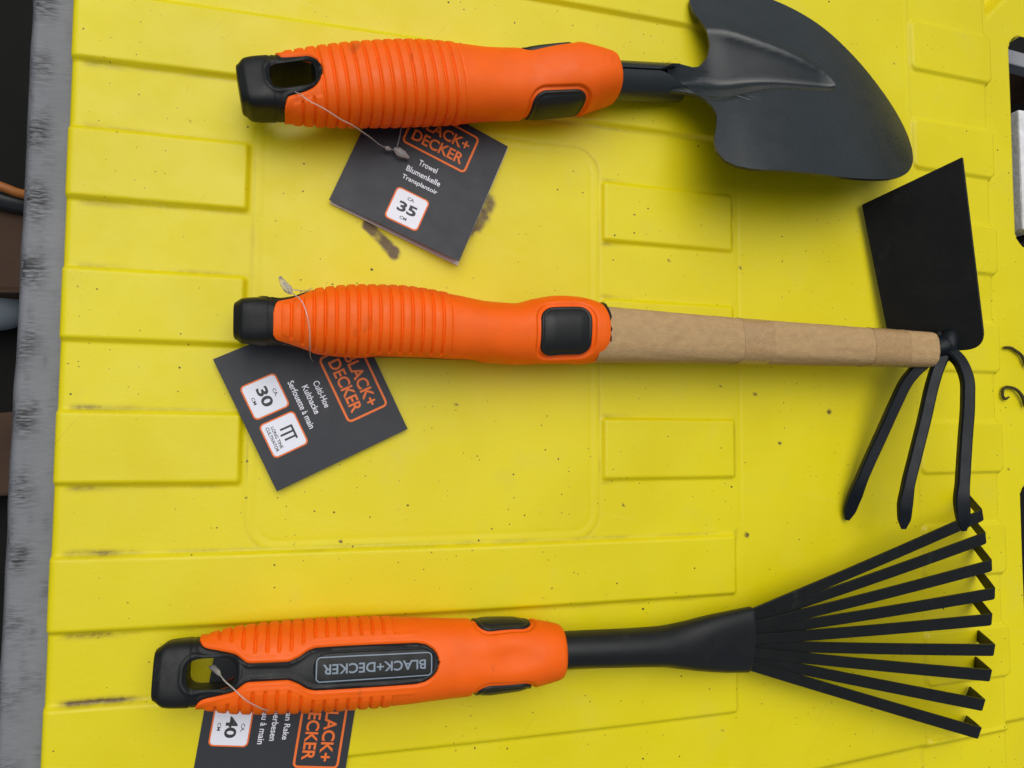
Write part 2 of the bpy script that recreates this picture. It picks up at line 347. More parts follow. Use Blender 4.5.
class Handle:
    def __init__(self, A, B, F, rw, name_parent, pad):
        self.PAD = pad
        self.A, self.B = np.array(A,float), np.array(B,float); self.L = np.linalg.norm(self.B-self.A)
        self.a = unit(self.B-self.A); F = np.array(F,float); self.F = unit(F-self.a*(F@self.a)); self.S = np.cross(self.a, self.F)
        self.rw, self.parent, self.f = rw, name_parent, self.L/157.0
    def base(self, s, th):
        sn = s/self.f
        rw, rh = pchip(*self.rw, s), pchip(*RH, sn)
        body = sstep(12, 18, s)
        rw, rh = rw-.9*body, rh-.9*body
        n = 2.35+1.7*(1-sstep(4, 24, s))
        return (np.abs(np.cos(th)/rh)**n+np.abs(np.sin(th)/rw)**n)**(-1/n)
    def rmean(self, s): return (pchip(*self.rw, s)+pchip(*RH, s/self.f))/2
    def pos(self, s, th, r):
        sh = pchip([0,30,48,66,90,104,116,126,136,145,157],[0,-.6,-1.2,-1.3,.2,1.2,1.6,.5,-.4,-.7,-.4], s/self.f)
        return self.A+s[...,None]*self.a+sh[...,None]*self.F+(r*np.cos(th))[...,None]*self.F+(r*np.sin(th))[...,None]*self.S
    def t0(self, s, th): return np.abs((th+np.pi)%(2*np.pi)-np.pi)*self.rmean(s)
    def d_orange(self, s, th):
        t = self.t0(s, th); tb = np.pi*self.rmean(s)-t
        return np.minimum(t-hw_front(s/self.f), tb-hw_back(s/self.f))
    def d_pad(self, s, th):      # signed distance to the pad outline (negative inside)
        out = None
        for c in (np.pi/2, -np.pi/2):
            t = ((th-c+np.pi)%(2*np.pi)-np.pi)*self.rmean(s)
            q = rrect(s/self.f-self.PAD-.05*0, t, 13.2, 12.4, 7.0)
            out = q if out is None else np.minimum(out, q)
        return out
    def orange_off(self, s, th):
        d = self.d_orange(s, th)
        off = -.9+1.9*sstep(-.55, .75, d)
        sn = s/self.f; p = 4.28
        x = (sn-17.5)/p; g = np.abs(x-np.round(x))*p; rb = 1-np.exp(-(g/.42)**2)+.28*(1-((p/2-g)/(p/2))**2)
        t = self.t0(s, th); fr = sstep(3.0, 4.6, t-np.maximum(hw_front(np.minimum(sn,89)),3.4)) ; tb = np.pi*self.rmean(s)-t
        bk = sstep(2.2, 3.4, tb-hw_back(np.minimum(sn,25)) + 40*sstep(29,31,sn))
        mask = fr*bk*sstep(17.5, 18.3, sn)*sstep(17.5+p*16+.2, 17.5+p*16-.4, sn)
        off = off + mask*(.95*rb-.78)
        # raised welt round the ribbed field on the plate side
        w = t-np.maximum(hw_front(np.minimum(sn,89)),3.4)
        off = off + .25*np.exp(-((w-3.0)/.7)**2)*sstep(20,24,sn)*sstep(96,92,sn)*(hw_front(sn) > 0)
        q = self.d_pad(s, th)
        off = off - 1.3*np.exp(-((q-.1)/.62)**2) - 1.0*sstep(.2,-.8,q)
        # shallow thumb dimples on both faces
        tt = ((th+np.pi)%(2*np.pi)-np.pi)*self.rmean(s)
        off = off - 1.5*np.exp(-1.3*(((sn-133)/10.5)**2+(tt/5.5)**2)**1.3)
        return off
    def build(self, mats=(M_or, M_bk, M_pad)):
        # black core: cap and tongues
        ns, nt = 300, 180
        s1 = np.r_[np.linspace(0,4,14)[:-1], np.linspace(4, self.L-2.5, ns)]
        S, T = np.meshgrid(s1, np.linspace(-np.pi, np.pi, nt, endpoint=False), indexing='ij')
        r = self.base(S, T)
        d = self.d_orange(S, T)
        r = r + .55*np.exp(-((d+1.0)/.75)**2)*sstep(12.5,16,S/self.f)
        for c in (0, np.pi):     # lip round the hang hole
            tt = ((T-c+np.pi)%(2*np.pi)-np.pi)*self.rmean(S)
            h = rrect(S/self.f-19.8, tt, 8.6, 5.7, 3.8); r = r + .5*np.exp(-((h-1.4)/.7)**2) - .7*sstep(.9,-.2,h)
        # moulded steps on the cap
        r = r - .35*np.exp(-((S-13.0)/.5)**2)*(np.abs(d) > .4)
        r = r - 3.2*sstep(108*self.f, 113*self.f, S)
        V = self.pos(S, T, r); n = len(s1)
        fa = [tuple(f) for f in grid_faces(n, nt, True)] + [tuple(range(nt))[::-1], tuple(range((n-1)*nt, n*nt))]
        core = obj('end_cap', V.reshape(-1,3), fa, mats[1], self.parent); fixn(core)
        # hole through the cap
        k = 40; a = np.linspace(0, 2*np.pi, k, endpoint=False); e = 3.6
        hx_ = 8.4*self.f*np.sign(np.cos(a))*np.abs(np.cos(a))**(2/e); hy_ = 5.5*np.sign(np.sin(a))*np.abs(np.sin(a))**(2/e)
        c0 = self.A+19.8*self.f*self.a
        V2 = [c0+hx_[i]*self.a+hy_[i]*self.S+z*self.F for z in (-40,40) for i in range(k)]
        cu = obj('cutter', V2, [tuple(f) for f in grid_faces(2,k,True)]+[tuple(range(k)), tuple(range(k,2*k))[::-1]], mats[1], self.parent); fixn(cu)
        bake(core, [('BOOLEAN', dict(operation='DIFFERENCE', solver='EXACT', object=cu))])
        bpy.data.objects.remove(cu)
        core.data.polygons.foreach_set('use_smooth', [True]*len(core.data.polygons)); sharp(core, 40)
        # orange over-moulded grip
        ns, nt = 560, 240
        s1 = np.linspace(12*self.f, self.L, ns)
        S, T = np.meshgrid(s1, np.linspace(-np.pi, np.pi, nt, endpoint=False), indexing='ij')
        r = self.base(S, T)+self.orange_off(S, T)
        V = self.pos(S, T, r)
        rings = [V]
        for sc, ds in ((.965,.35),(.90,.5),(.5,.5)):
            rings.append(self.pos(S[-1:]+ds, T[-1:], r[-1:]*sc))
        V = np.concatenate(rings); fa = grid_faces(len(V), nt, True)
        dd = self.d_orange(S, T); dd = np.concatenate([dd, np.ones((3,nt))]).reshape(-1)
        fa = fa[dd[fa].max(1) > -1.6]
        grip = obj('grip', V.reshape(-1,3), fa, mats[0], self.parent)
        # two soft pads
        for c in (np.pi/2, -np.pi/2):
            u = np.linspace(self.PAD-14.4, self.PAD+14.4, 80)*self.f; tv = np.linspace(-13.6, 13.6, 70)
            S, T = np.meshgrid(u, tv, indexing='ij'); th = c+T/self.rmean(S)
            q = rrect(S/self.f-self.PAD, T, 12.6, 11.8, 6.5)
            off = -1.6+2.6*sstep(.2, -1.3, q)+.5*sstep(-2.0,-7,q)-.30*np.exp(-((q+2.4)/.5)**2)
            V = self.pos(S, th, self.base(S, th)+off)
            fa = grid_faces(80,70); qq = q.reshape(-1)
            obj('thumb_pad', V.reshape(-1,3), fa[qq[fa].min(1) < .9], mats[2], self.parent)
        return grip, core
    def surf(self, s, t, off, face=0.0):
        s, t = np.asarray(s,float), np.asarray(t,float); th = face+t/self.rmean(s)
        return self.pos(s, th, self.base(s, th)+off)

# ------------------------------------------------------------------ lettering
def text_mesh(body, size, bold=.0, align='CENTER', spacing=1.0):
    cu = bpy.data.curves.new('lettering', 'FONT'); cu.body = body; cu.size = size; cu.offset = bold; cu.align_x = align; cu.align_y = 'CENTER'
    cu.space_character = spacing; cu.resolution_u = 4
    o = bpy.data.objects.new('lettering', cu); COL.objects.link(o)
    dg = bpy.context.evaluated_depsgraph_get(); dg.update(); me = bpy.data.meshes.new_from_object(o.evaluated_get(dg))
    V = np.array([v.co[:2] for v in me.vertices]); F = [tuple(p.vertices) for p in me.polygons]
    bpy.data.objects.remove(o); bpy.data.meshes.remove(me); bpy.data.curves.remove(cu); return V, F
def fit_text(body, w, h, bold=.0, spacing=1.0):
    """lettering scaled to the given width and cap height"""
    V, F = text_mesh(body, 10, bold*10, spacing=spacing); lo, hi = V.min(0), V.max(0)
    V = (V-(lo+hi)/2); V[:,0] *= w/(hi[0]-lo[0]); V[:,1] *= h/(hi[1]-lo[1]); return V, F
def ring2d(hx, hy, r, w, n=10):
    def loop(hx, hy, r):
        out = []
        for cx_, cy_, a0 in ((hx-r,hy-r,0),(-hx+r,hy-r,90),(-hx+r,-hy+r,180),(hx-r,-hy+r,270)):
            for k in range(n): a = math.radians(a0+90*k/(n-1)); out.append((cx_+r*math.cos(a), cy_+r*math.sin(a)))
        return out
    o = loop(hx, hy, r)
    if w is None: return np.array(o), [tuple(range(len(o)))]
    i = loop(hx-w, hy-w, max(.1, r-w)); m = len(o)
    return np.array(o+i), [(k, (k+1)%m, m+(k+1)%m, m+k) for k in range(m)]

# ------------------------------------------------------------------ garden trowel
TA, TB = np.array([-18.4,133.2,19.5]), np.array([142.0,161.8,17.0])
tr = thing('garden_trowel', 'orange handled trowel with a broad black blade, farthest up the lid', 'trowel', (TA+TB)/2*np.array([1,1,0]))
rw_t = ([0,.3,.8,3.6,12,22.7,42.5,66.4,85.4,105,122,146,152,156,162,166.6],[7.6,8.3,8.6,10.8,12,14.6,15.9,16.7,16.4,15.2,15.0,14.9,13.2,12.0,10.4,9.6])
Fd = -np.array([0, math.sin(math.radians(11)), math.cos(math.radians(11))])
ht = Handle(TA, TB, Fd, rw_t, tr, 127.5); ht.build()

def blade_point(a, b, trough=True):
    phi, psi, tau, c, kap, sl, sw = -.322, -.29, .496, -.058, -6.102, .806, 1.165
    a, b = a*sl, b*sw
    n = c*(b/45)**2*np.clip(a/20,0,1)*8 + kap*(a/150)**2*20
    if trough:    # channel that runs from the open socket into the blade
        al = a/sl*1.1
        hwid = pchip([0,10,20,28,60,92,104,109,112], [9.0,12,18.5,20.5,14,8,5,2.2,.6], al)*1.06
        dep = pchip([0,18,32,60,98,106,110], [8.8,12.5,14.0,11.0,5.0,2.6,0], al)
        bt = b-pchip([0,20,100],[.8,6.0,11.5], al)
        x = np.clip(np.abs(bt)/hwid, 0, 1)
        c0 = .16; prof = np.where(x < c0, 1-(x/c0)**2*c0*.5/(1-.5*c0), 1-(x-.5*c0)/(1-.5*c0))
        n = n - dep*prof + 1.0*np.exp(-((np.abs(bt)/hwid-1.12)/.2)**2)*sstep(14,42,al)*sstep(-4,4,bt)*(1-np.clip(al/112,0,1))**.4 + 4.0*(1-sstep(0,30,a))
    x = a*np.cos(tau)-n*np.sin(tau); z = a*np.sin(tau)+n*np.cos(tau)
    x, y = x*np.cos(psi)-b*np.sin(psi), x*np.sin(psi)+b*np.cos(psi)
    A = np.array([.983,.184,0]); U = np.array([0,0,1.]); Wn = np.cross(U,A)
    N = np.cos(phi)*U-np.sin(phi)*Wn; W = np.cos(phi)*Wn+np.sin(phi)*U
    O = np.array([174.8,167.9,10.8])
    return O+x[...,None]*A+y[...,None]*W+z[...,None]*N
aR = [(0,150),(6,149),(12,146),(20,139),(28,127),(34,113),(39,96),(42,78),(44,60),(45,47)]
aL = [(0,0),(8.5,0),(9.5,8),(10,13),(12,19),(16,24),(20,26),(26,25),(33,23),(38,24),(42,28),(44,34),(45,42)]
bb = np.sin(np.linspace(-np.pi/2, np.pi/2, 121))*45; bb[0] += .01; bb[-1] -= .01
R_, L_ = pchip(*zip(*aR), np.abs(bb)), np.interp(np.abs(bb), *zip(*aL))
uu = np.linspace(0,1,150)
L_ = L_-8*sstep(22,40,bb)
Aa = L_[None,:]+(R_-L_)[None,:]*uu[:,None]; Bb = np.broadcast_to(bb*(1+.13*sstep(20,45,bb)), Aa.shape)
bl = obj('blade', blade_point(Aa, Bb).reshape(-1,3), grid_faces(150,121), M_steel, tr)
bake(bl, [('SOLIDIFY', dict(thickness=.0016, offset=0))]); bl.data.polygons.foreach_set('use_smooth',[True]*len(bl.data.polygons)); sharp(bl, 50)
# socket: rolled sheet tube, its edges meeting in a slit on the upper side
p0, p1 = TB-6*ht.a, np.array([180.0,168.4,10.6])
path = np.array([p0+(p1-p0)*t for t in np.linspace(0,1,30)])
up = np.array([0,.25,.97]); V = []
for k, p in enumerate(path):
    t = unit(p1-p0); u = unit(up-t*(up@t)); w = np.cross(t, u); f = k/29
    gap = .05+.75*sstep(.62, 1, f)
    a = np.linspace(gap, 2*np.pi-gap, 40)
    V.append(p+8.2*(np.outer(np.cos(a),u)+np.outer(np.sin(a),w)))
so = obj('socket', np.concatenate(V), grid_faces(30,40), M_steel, tr)
bake(so, [('SOLIDIFY', dict(thickness=.0014, offset=0))]); so.data.polygons.foreach_set('use_smooth',[True]*len(so.data.polygons)); sharp(so, 50)

# ------------------------------------------------------------------ hoe and cultivator
HA, HB = np.array([-17.7,42.0,18.8]), np.array([134.6,43.7,19.5])
ho = thing('cultivator_hoe', 'orange handled hand hoe with cardboard wrapped shaft and three prong fork', 'hoe', (60,43,0))
rw_h = ([0,.3,.8,3.6,14,27.5,44.5,61.8,88.8,112,135.5,150,154,157],[7.6,8.3,8.6,11.0,12.3,15,16.4,17,16.6,15.2,14.4,14.0,13.0,11.8])
be = math.radians(7)
hh = Handle(HA, HB, np.array([0,-math.cos(be),-math.sin(be)]), rw_h, ho, 136.5); hh.build()
# cardboard sleeve
T0, T1 = np.array([131.0,43.0,19.8]), np.array([312.5,42.3,24.5])
n, m = 160, 72; V = []
ax = unit(T1-T0); up = unit(np.array([0,0,1.])-ax*ax[2]); sd = np.cross(ax, up)
for i, t in enumerate(np.linspace(0,1,n)):
    r = pchip([0,.3,.65,1], [12.9,11.2,10.15,9.2], t); a = np.linspace(0,2*np.pi,m,endpoint=False)
    dd = 1/(np.abs(np.cos(a))**3.0+np.abs(np.sin(a))**3.0)**(1/3.0)*.965
    dd = dd*(1+.022*(vnoise(np.cos(a)*2+20+t*7, np.sin(a)*2+20, 5)-.5)+.030*(vnoise(np.cos(a)*5+20+t*9, np.sin(a)*5+20, 6)-.5)+.012*(vnoise(np.cos(a)*9+20+t*40, np.sin(a)*9+20, 8)-.5))
    dd = dd + .018*np.exp(-(((a-1.0-.12*t)/.05)**2))       # wrapped edge
    V.append(T0+(T1-T0)*t+ (r*dd*np.cos(a))[:,None]*up+(r*dd*np.sin(a))[:,None]*sd)
F = [tuple(f) for f in grid_faces(n,m,True)]
inner = np.array([T1-ax*.2+.80*(v-T1) for v in V[-1]]); deep = inner-ax*9
V += [inner, deep]; F += [tuple(f+(n-1)*m) for f in grid_faces(3,m,True)]
sl = obj('cardboard_sleeve', np.concatenate(V), F, M_kraft, ho); fixn(sl)
# packing tape round the sleeve, two pieces with torn edges
M_tape = mat('brown_tape', (.405,.255,.112), .26, .55, 420, .22, .45, 1100, rvar=.1)
for ta, tb in ((.392,.478),(.79,.905)):
    V = []; a = np.linspace(0,2*np.pi,m,endpoint=False)
    e0, e1 = .006*(vnoise(a*3+20, a*0+4, 31)-.5), .008*(vnoise(a*5+20, a*0+9, 32)-.5)
    for q_ in np.linspace(0,1,24):
        t = ta+e0+(tb+e1-ta-e0)*q_
        r = pchip([0,.3,.65,1], [12.9,11.2,10.15,9.2], t)+.16
        dd = 1/(np.abs(np.cos(a))**3.0+np.abs(np.sin(a))**3.0)**(1/3.0)*.965
        dd = dd*(1+.022*(vnoise(np.cos(a)*2+20+t*7, np.sin(a)*2+20, 5)-.5)+.030*(vnoise(np.cos(a)*5+20+t*9, np.sin(a)*5+20, 6)-.5)+.012*(vnoise(np.cos(a)*9+20+t*40, np.sin(a)*9+20, 8)-.5)) + .018*np.exp(-(((a-1.0-.12*t)/.05)**2))
        dd = dd + .010*(vnoise(np.cos(a)*7+30+t*60, np.sin(a)*7+30, 33)-.5)
        V.append(T0+t[:,None]*(T1-T0)+(r*dd*np.cos(a))[:,None]*up+(r*dd*np.sin(a))[:,None]*sd)
    tp = obj('tape', np.concatenate(V), grid_faces(24,m,True), M_tape, sl); fixn(tp)
# dark torn rim where the grip ends
V = []; a = np.linspace(0,2*np.pi,90,endpoint=False); jg = 1.3*(vnoise(a*7+20, a*0+3, 41)-.4)
for x_, r_ in ((-2.5,12.2),(-.5,13.1),(.5,13.25),(1.0,12.8)):
    xx = x_+(jg if x_ > .3 else 0*jg); dd = 1/(np.abs(np.cos(a))**2.4+np.abs(np.sin(a))**2.4)**(1/2.4)
    V.append(HB+np.stack([xx,0*xx,0*xx],1)+np.array([0,.4,0])+(r_*dd*np.cos(a))[:,None]*up+(r_*dd*np.sin(a))[:,None]*sd)
obj('rim', np.concatenate(V), grid_faces(4,90,True), M_bk, ho)
# shaft end and hub
hub = P(947.5,344,27)
v1 = tube(smooth_path([T1-ax*12, T1+ax*1, hub+np.array([1.5,0,0])], 14), np.r_[np.full(9,5.4),5.6,5.9,6.0,5.6,4.2], 24)
v2 = tube([hub+np.array([1,8,.5]), hub+np.array([1,6,.5]), hub+np.array([.5,3,.2]), hub, hub+np.array([-.5,-3,-.5]), hub+np.array([-1,-6,-1]), hub+np.array([-1.5,-8,-1.5])], [1.5,3.6,5.0,5.6,5.3,4.6,2.6], 24)
hb = obj('shaft', *join([v1,v2]), M_tine, ho); fixn(hb); sharp(hb, 50)
# hoe blade
A_, B_, C_, D_ = P(862,205,2.8), P(963,157,42), P(985.5,350,42), P(893,352,3)
eu = unit(B_-A_); ev = (C_-B_+D_-A_)/2; ev = unit(ev-eu*(ev@eu)); nn = np.cross(eu, ev)
cor = [((q_-A_)@eu, (q_-A_)@ev) for q_ in (A_,B_,C_,D_)]
out = []
for k in range(4):
    p_, a_, b_ = np.array(cor[k]), np.array(cor[k-1]), np.array(cor[(k+1)%4]); rr_ = .6 if k < 2 else 10
    u_, v_ = unit(a_-p_), unit(b_-p_)
    for t in np.linspace(0,1,10 if k > 1 else 3): out.append(p_+u_*rr_*(1-t)**2+v_*rr_*t**2)
V = [A_+eu*x+ev*y+nn*z for z in (-1.1,1.1) for x, y in out]; q = len(out)
F = [tuple(range(q))[::-1], tuple(range(q,2*q))]+[(i,(i+1)%q,q+(i+1)%q,q+i) for i in range(q)]
hbld = obj('hoe_blade', V, F, M_hoe, ho, smooth=False); fixn(hbld)
bake(hbld, [('BEVEL', dict(width=.0007, segments=2, limit_method='ANGLE'))])
# tang that carries the blade
def on_blade(u, v, h): return (A_*(1-u)+B_*u)*(1-v)+(D_*(1-u)+C_*u)*v+nn*(-1 if nn[0] > 0 else 1)*h
tg = [on_blade(.53,.88,.2), on_blade(.54,.92,1.0), on_blade(.56,.96,2.0), hub]
vt = tube(smooth_path(tg, 16), np.interp(np.linspace(0,1,16),[0,.12,.5,1],[1.0,2.2,3.2,4.6]), 14)
rdg = [on_blade(.452+.02*t, .70+.18*t, -1.35) for t in np.linspace(0,1,12)]
vt = join([vt, tube(rdg, [1.6,2.2,2.5,2.6,2.6,2.6,2.6,2.6,2.6,2.6,2.6,2.4], 16)])
tgo = obj('tang', *vt, M_hoe, ho); fixn(tgo)
# three prongs of square bar with chisel tips
prongs = ([(944,350,27),(952,354,29.5),(960,362,33),(966.5,378,37),(967.5,400,40),(965,440,45),(962.5,480,49),(961.5,500,50),(963,518,50),(964,531,49.5)],
          [(943,354,26.5),(938,366,26.5),(932,385,26.8),(924,420,27.5),(914,460,28.2),(907,490,28.4),(904.5,510,28),(903.5,529,27)],
          [(941,352,26),(930,359,24),(918,368,22),(906,382,19.5),(896,402,17),(881,435,13),(866,468,9.5),(857,490,7),(851,506,4.5),(847,520,2.6)])
for pr in prongs:
    pts = smooth_path([P(*p) for p in pr], 46); f = np.linspace(0,1,46)
    w = np.interp(f, [0,.1,.78,.86,.95,1], [6.0,5.8,5.6,6.8,6.2,2.2]); th = np.interp(f, [0,.1,.78,.9,1], [6.2,4.6,4.4,3.2,.9])
    wv = np.stack([np.array([1.0,.15,.35])+0*t for t in f])
    o = obj('tine', *bar(pts, wv, w, th), M_tine, ho); fixn(o); sharp(o, 38)

# ------------------------------------------------------------------ fan rake
RA, RB = np.array([-41.9,-90.2,17.6]), np.array([116.6,-94.2,17.6])
rk = thing('fan_rake', 'orange handled fan rake with nine flat black tines, nearest the bottom', 'rake', (80,-92,0))
rw_r = ([0,.3,.8,4.4,14.1,27.5,44.5,61.8,88.8,112,135.5,146,152,157,161],[8.2,8.9,9.2,11.6,12.5,15.2,16.5,17.1,16.7,15.3,14.5,13.8,12.7,11.6,10.4])
ra = math.radians(9)
hr = Handle(RA, RB, np.array([0,math.sin(ra),math.cos(ra)]), rw_r, rk, 131.5); hr.build()
# name plate on the tongue
u = np.linspace(54.5, 104, 120); tv = np.linspace(-8, 8, 60); S, T = np.meshgrid(u, tv, indexing='ij')
q = rrect(S-79.2, T, 23.4, 6.6, 5.6)
off = -1.0+1.75*sstep(.15,-.75,q)
V = hr.surf(S, T, off); fa = grid_faces(120,60); qq = q.reshape(-1)
npl = obj('nameplate', V.reshape(-1,3), fa[qq[fa].min(1) < .5], M_bk, rk)
def on_plate(V2, F2, off, c=(79.0,0.2), rot=math.pi):
    """flat lettering laid on the curved plate"""
    bm = bmesh.new(); vs = [bm.verts.new((x,y,0)) for x, y in V2]
    for f in F2:
        try: bm.faces.new([vs[i] for i in f])
        except ValueError: pass
    bmesh.ops.subdivide_edges(bm, edges=[e for e in bm.edges if e.calc_length() > 1.2], cuts=2)
    bmesh.ops.triangulate(bm, faces=bm.faces)
    XY = np.array([v.co[:2] for v in bm.verts]); bm.verts.index_update(); F3 = [tuple(v.index for v in f.verts) for f in bm.faces]; bm.free()
    x, y = XY[:,0]*math.cos(rot)-XY[:,1]*math.sin(rot), XY[:,0]*math.sin(rot)+XY[:,1]*math.cos(rot)
    # plate coordinates: s along the axis, t towards the lower side of the picture
    return hr.surf(c[0]+x, c[1]-y, off), F3
tx = on_plate(*fit_text('BLACK+DECKER', 39.0, 3.9, .018), .98)
rg = on_plate(*ring2d(22.0, 4.8, 1.8, .45), .98)
obj('lettering', *join([tx, rg]), M_grey, npl, smooth=False)
# neck that widens into the flat tine holder
xs = [110,121.1,147.5,164.6,176.1,185.3,198.3,211.0]; n, m = 90, 64
V = []
for x in np.linspace(110, 211.6, n):
    rw_, rh_ = pchip(xs, [7.8,7.9,8.3,8.9,10.5,12.2,14.2,15.6], x), pchip(xs, [7.8,7.8,8,7.8,7.2,6.6,5.6,5.0], x)
    yc = pchip(xs, [-94.0,-94.2,-95.3,-96,-96.4,-96.5,-96.5,-96.3], x)
    a = np.linspace(0,2*np.pi,m,endpoint=False); e = 2.0+.5*sstep(170,200,x)
    rr = (np.abs(np.cos(a)/rw_)**e+np.abs(np.sin(a)/rh_)**e)**(-1/e)
    tl = math.radians(8)*sstep(150,200,x)
    yy, zz = rr*np.cos(a), rr*np.sin(a)
    V.append(np.stack([np.full(m,x), yc+yy*np.cos(tl)-zz*np.sin(tl), 17.2+yy*np.sin(tl)+zz*np.cos(tl)],1))
c = V[-1].mean(0); V += [c+(V[-1]-c)*.93+np.array([.4,0,0]), c+(V[-1]-c)*.86-np.array([1.2,0,0]), c+(V[-1]-c)*.8-np.array([10,0,0])]
F = [tuple(f) for f in grid_faces(n+3,m,True)]+[tuple(range((n+2)*m,(n+3)*m))]
nk = obj('neck', np.concatenate(V), F, M_neck, rk); fixn(nk); sharp(nk, 50)
ends = [(982,515,19.5),(985,538,19),(991,565.5,18.5),(994,593.5,18),(991,619.5,17.5),(993.6,650,17),(990,675.5,16.5),(983,705,16),(979,733,15.5)]
for i, e in enumerate(ends):
    f = (i-4)/4
    B1 = np.array([214.0, -96.3-f*12.6, 17.2+.45*(-1)**i*(1-.4*abs(f))+1.2*(-f)])
    B0 = B1-(P(*e)-B1)*.055; B0[1] = -96.3+(B0[1]+96.3)*.97
    E_ = P(*e); dirx = unit((E_-B1)*np.array([1,1,0])); wv = np.cross([0,0,1], dirx)
    wv = unit(wv+np.array([0,0,.14]))
    tip = E_+dirx*7.6+np.array([0,[7.5,7.5,7.5,7.5,7,3.6,3.2,3,2.6][i],0]); tip[2] = .8 if i > 3 else 2.0
    body = np.concatenate([[B0], [B1+(E_-dirx*2-B1)*t+np.array([0,0,1.2*math.sin(math.pi*t)]) for t in np.linspace(0,1,25)]])
    dn_ = unit(tip-E_)
    bend = [E_-dirx*.9+dn_*.12, E_+dn_*.45, E_+dn_*1.3]
    pts = np.concatenate([body, bend, [E_+(tip-E_)*.5, tip]])
    w = np.r_[np.interp(np.linspace(0,1,26),[0,.15,1],[4.6,5.0,6.2]), 6.2,6.2,6.2,6.2,5.8]
    o = obj('tine', *bar(pts, wv, w, 1.25), M_rk, rk); fixn(o); sharp(o, 30)

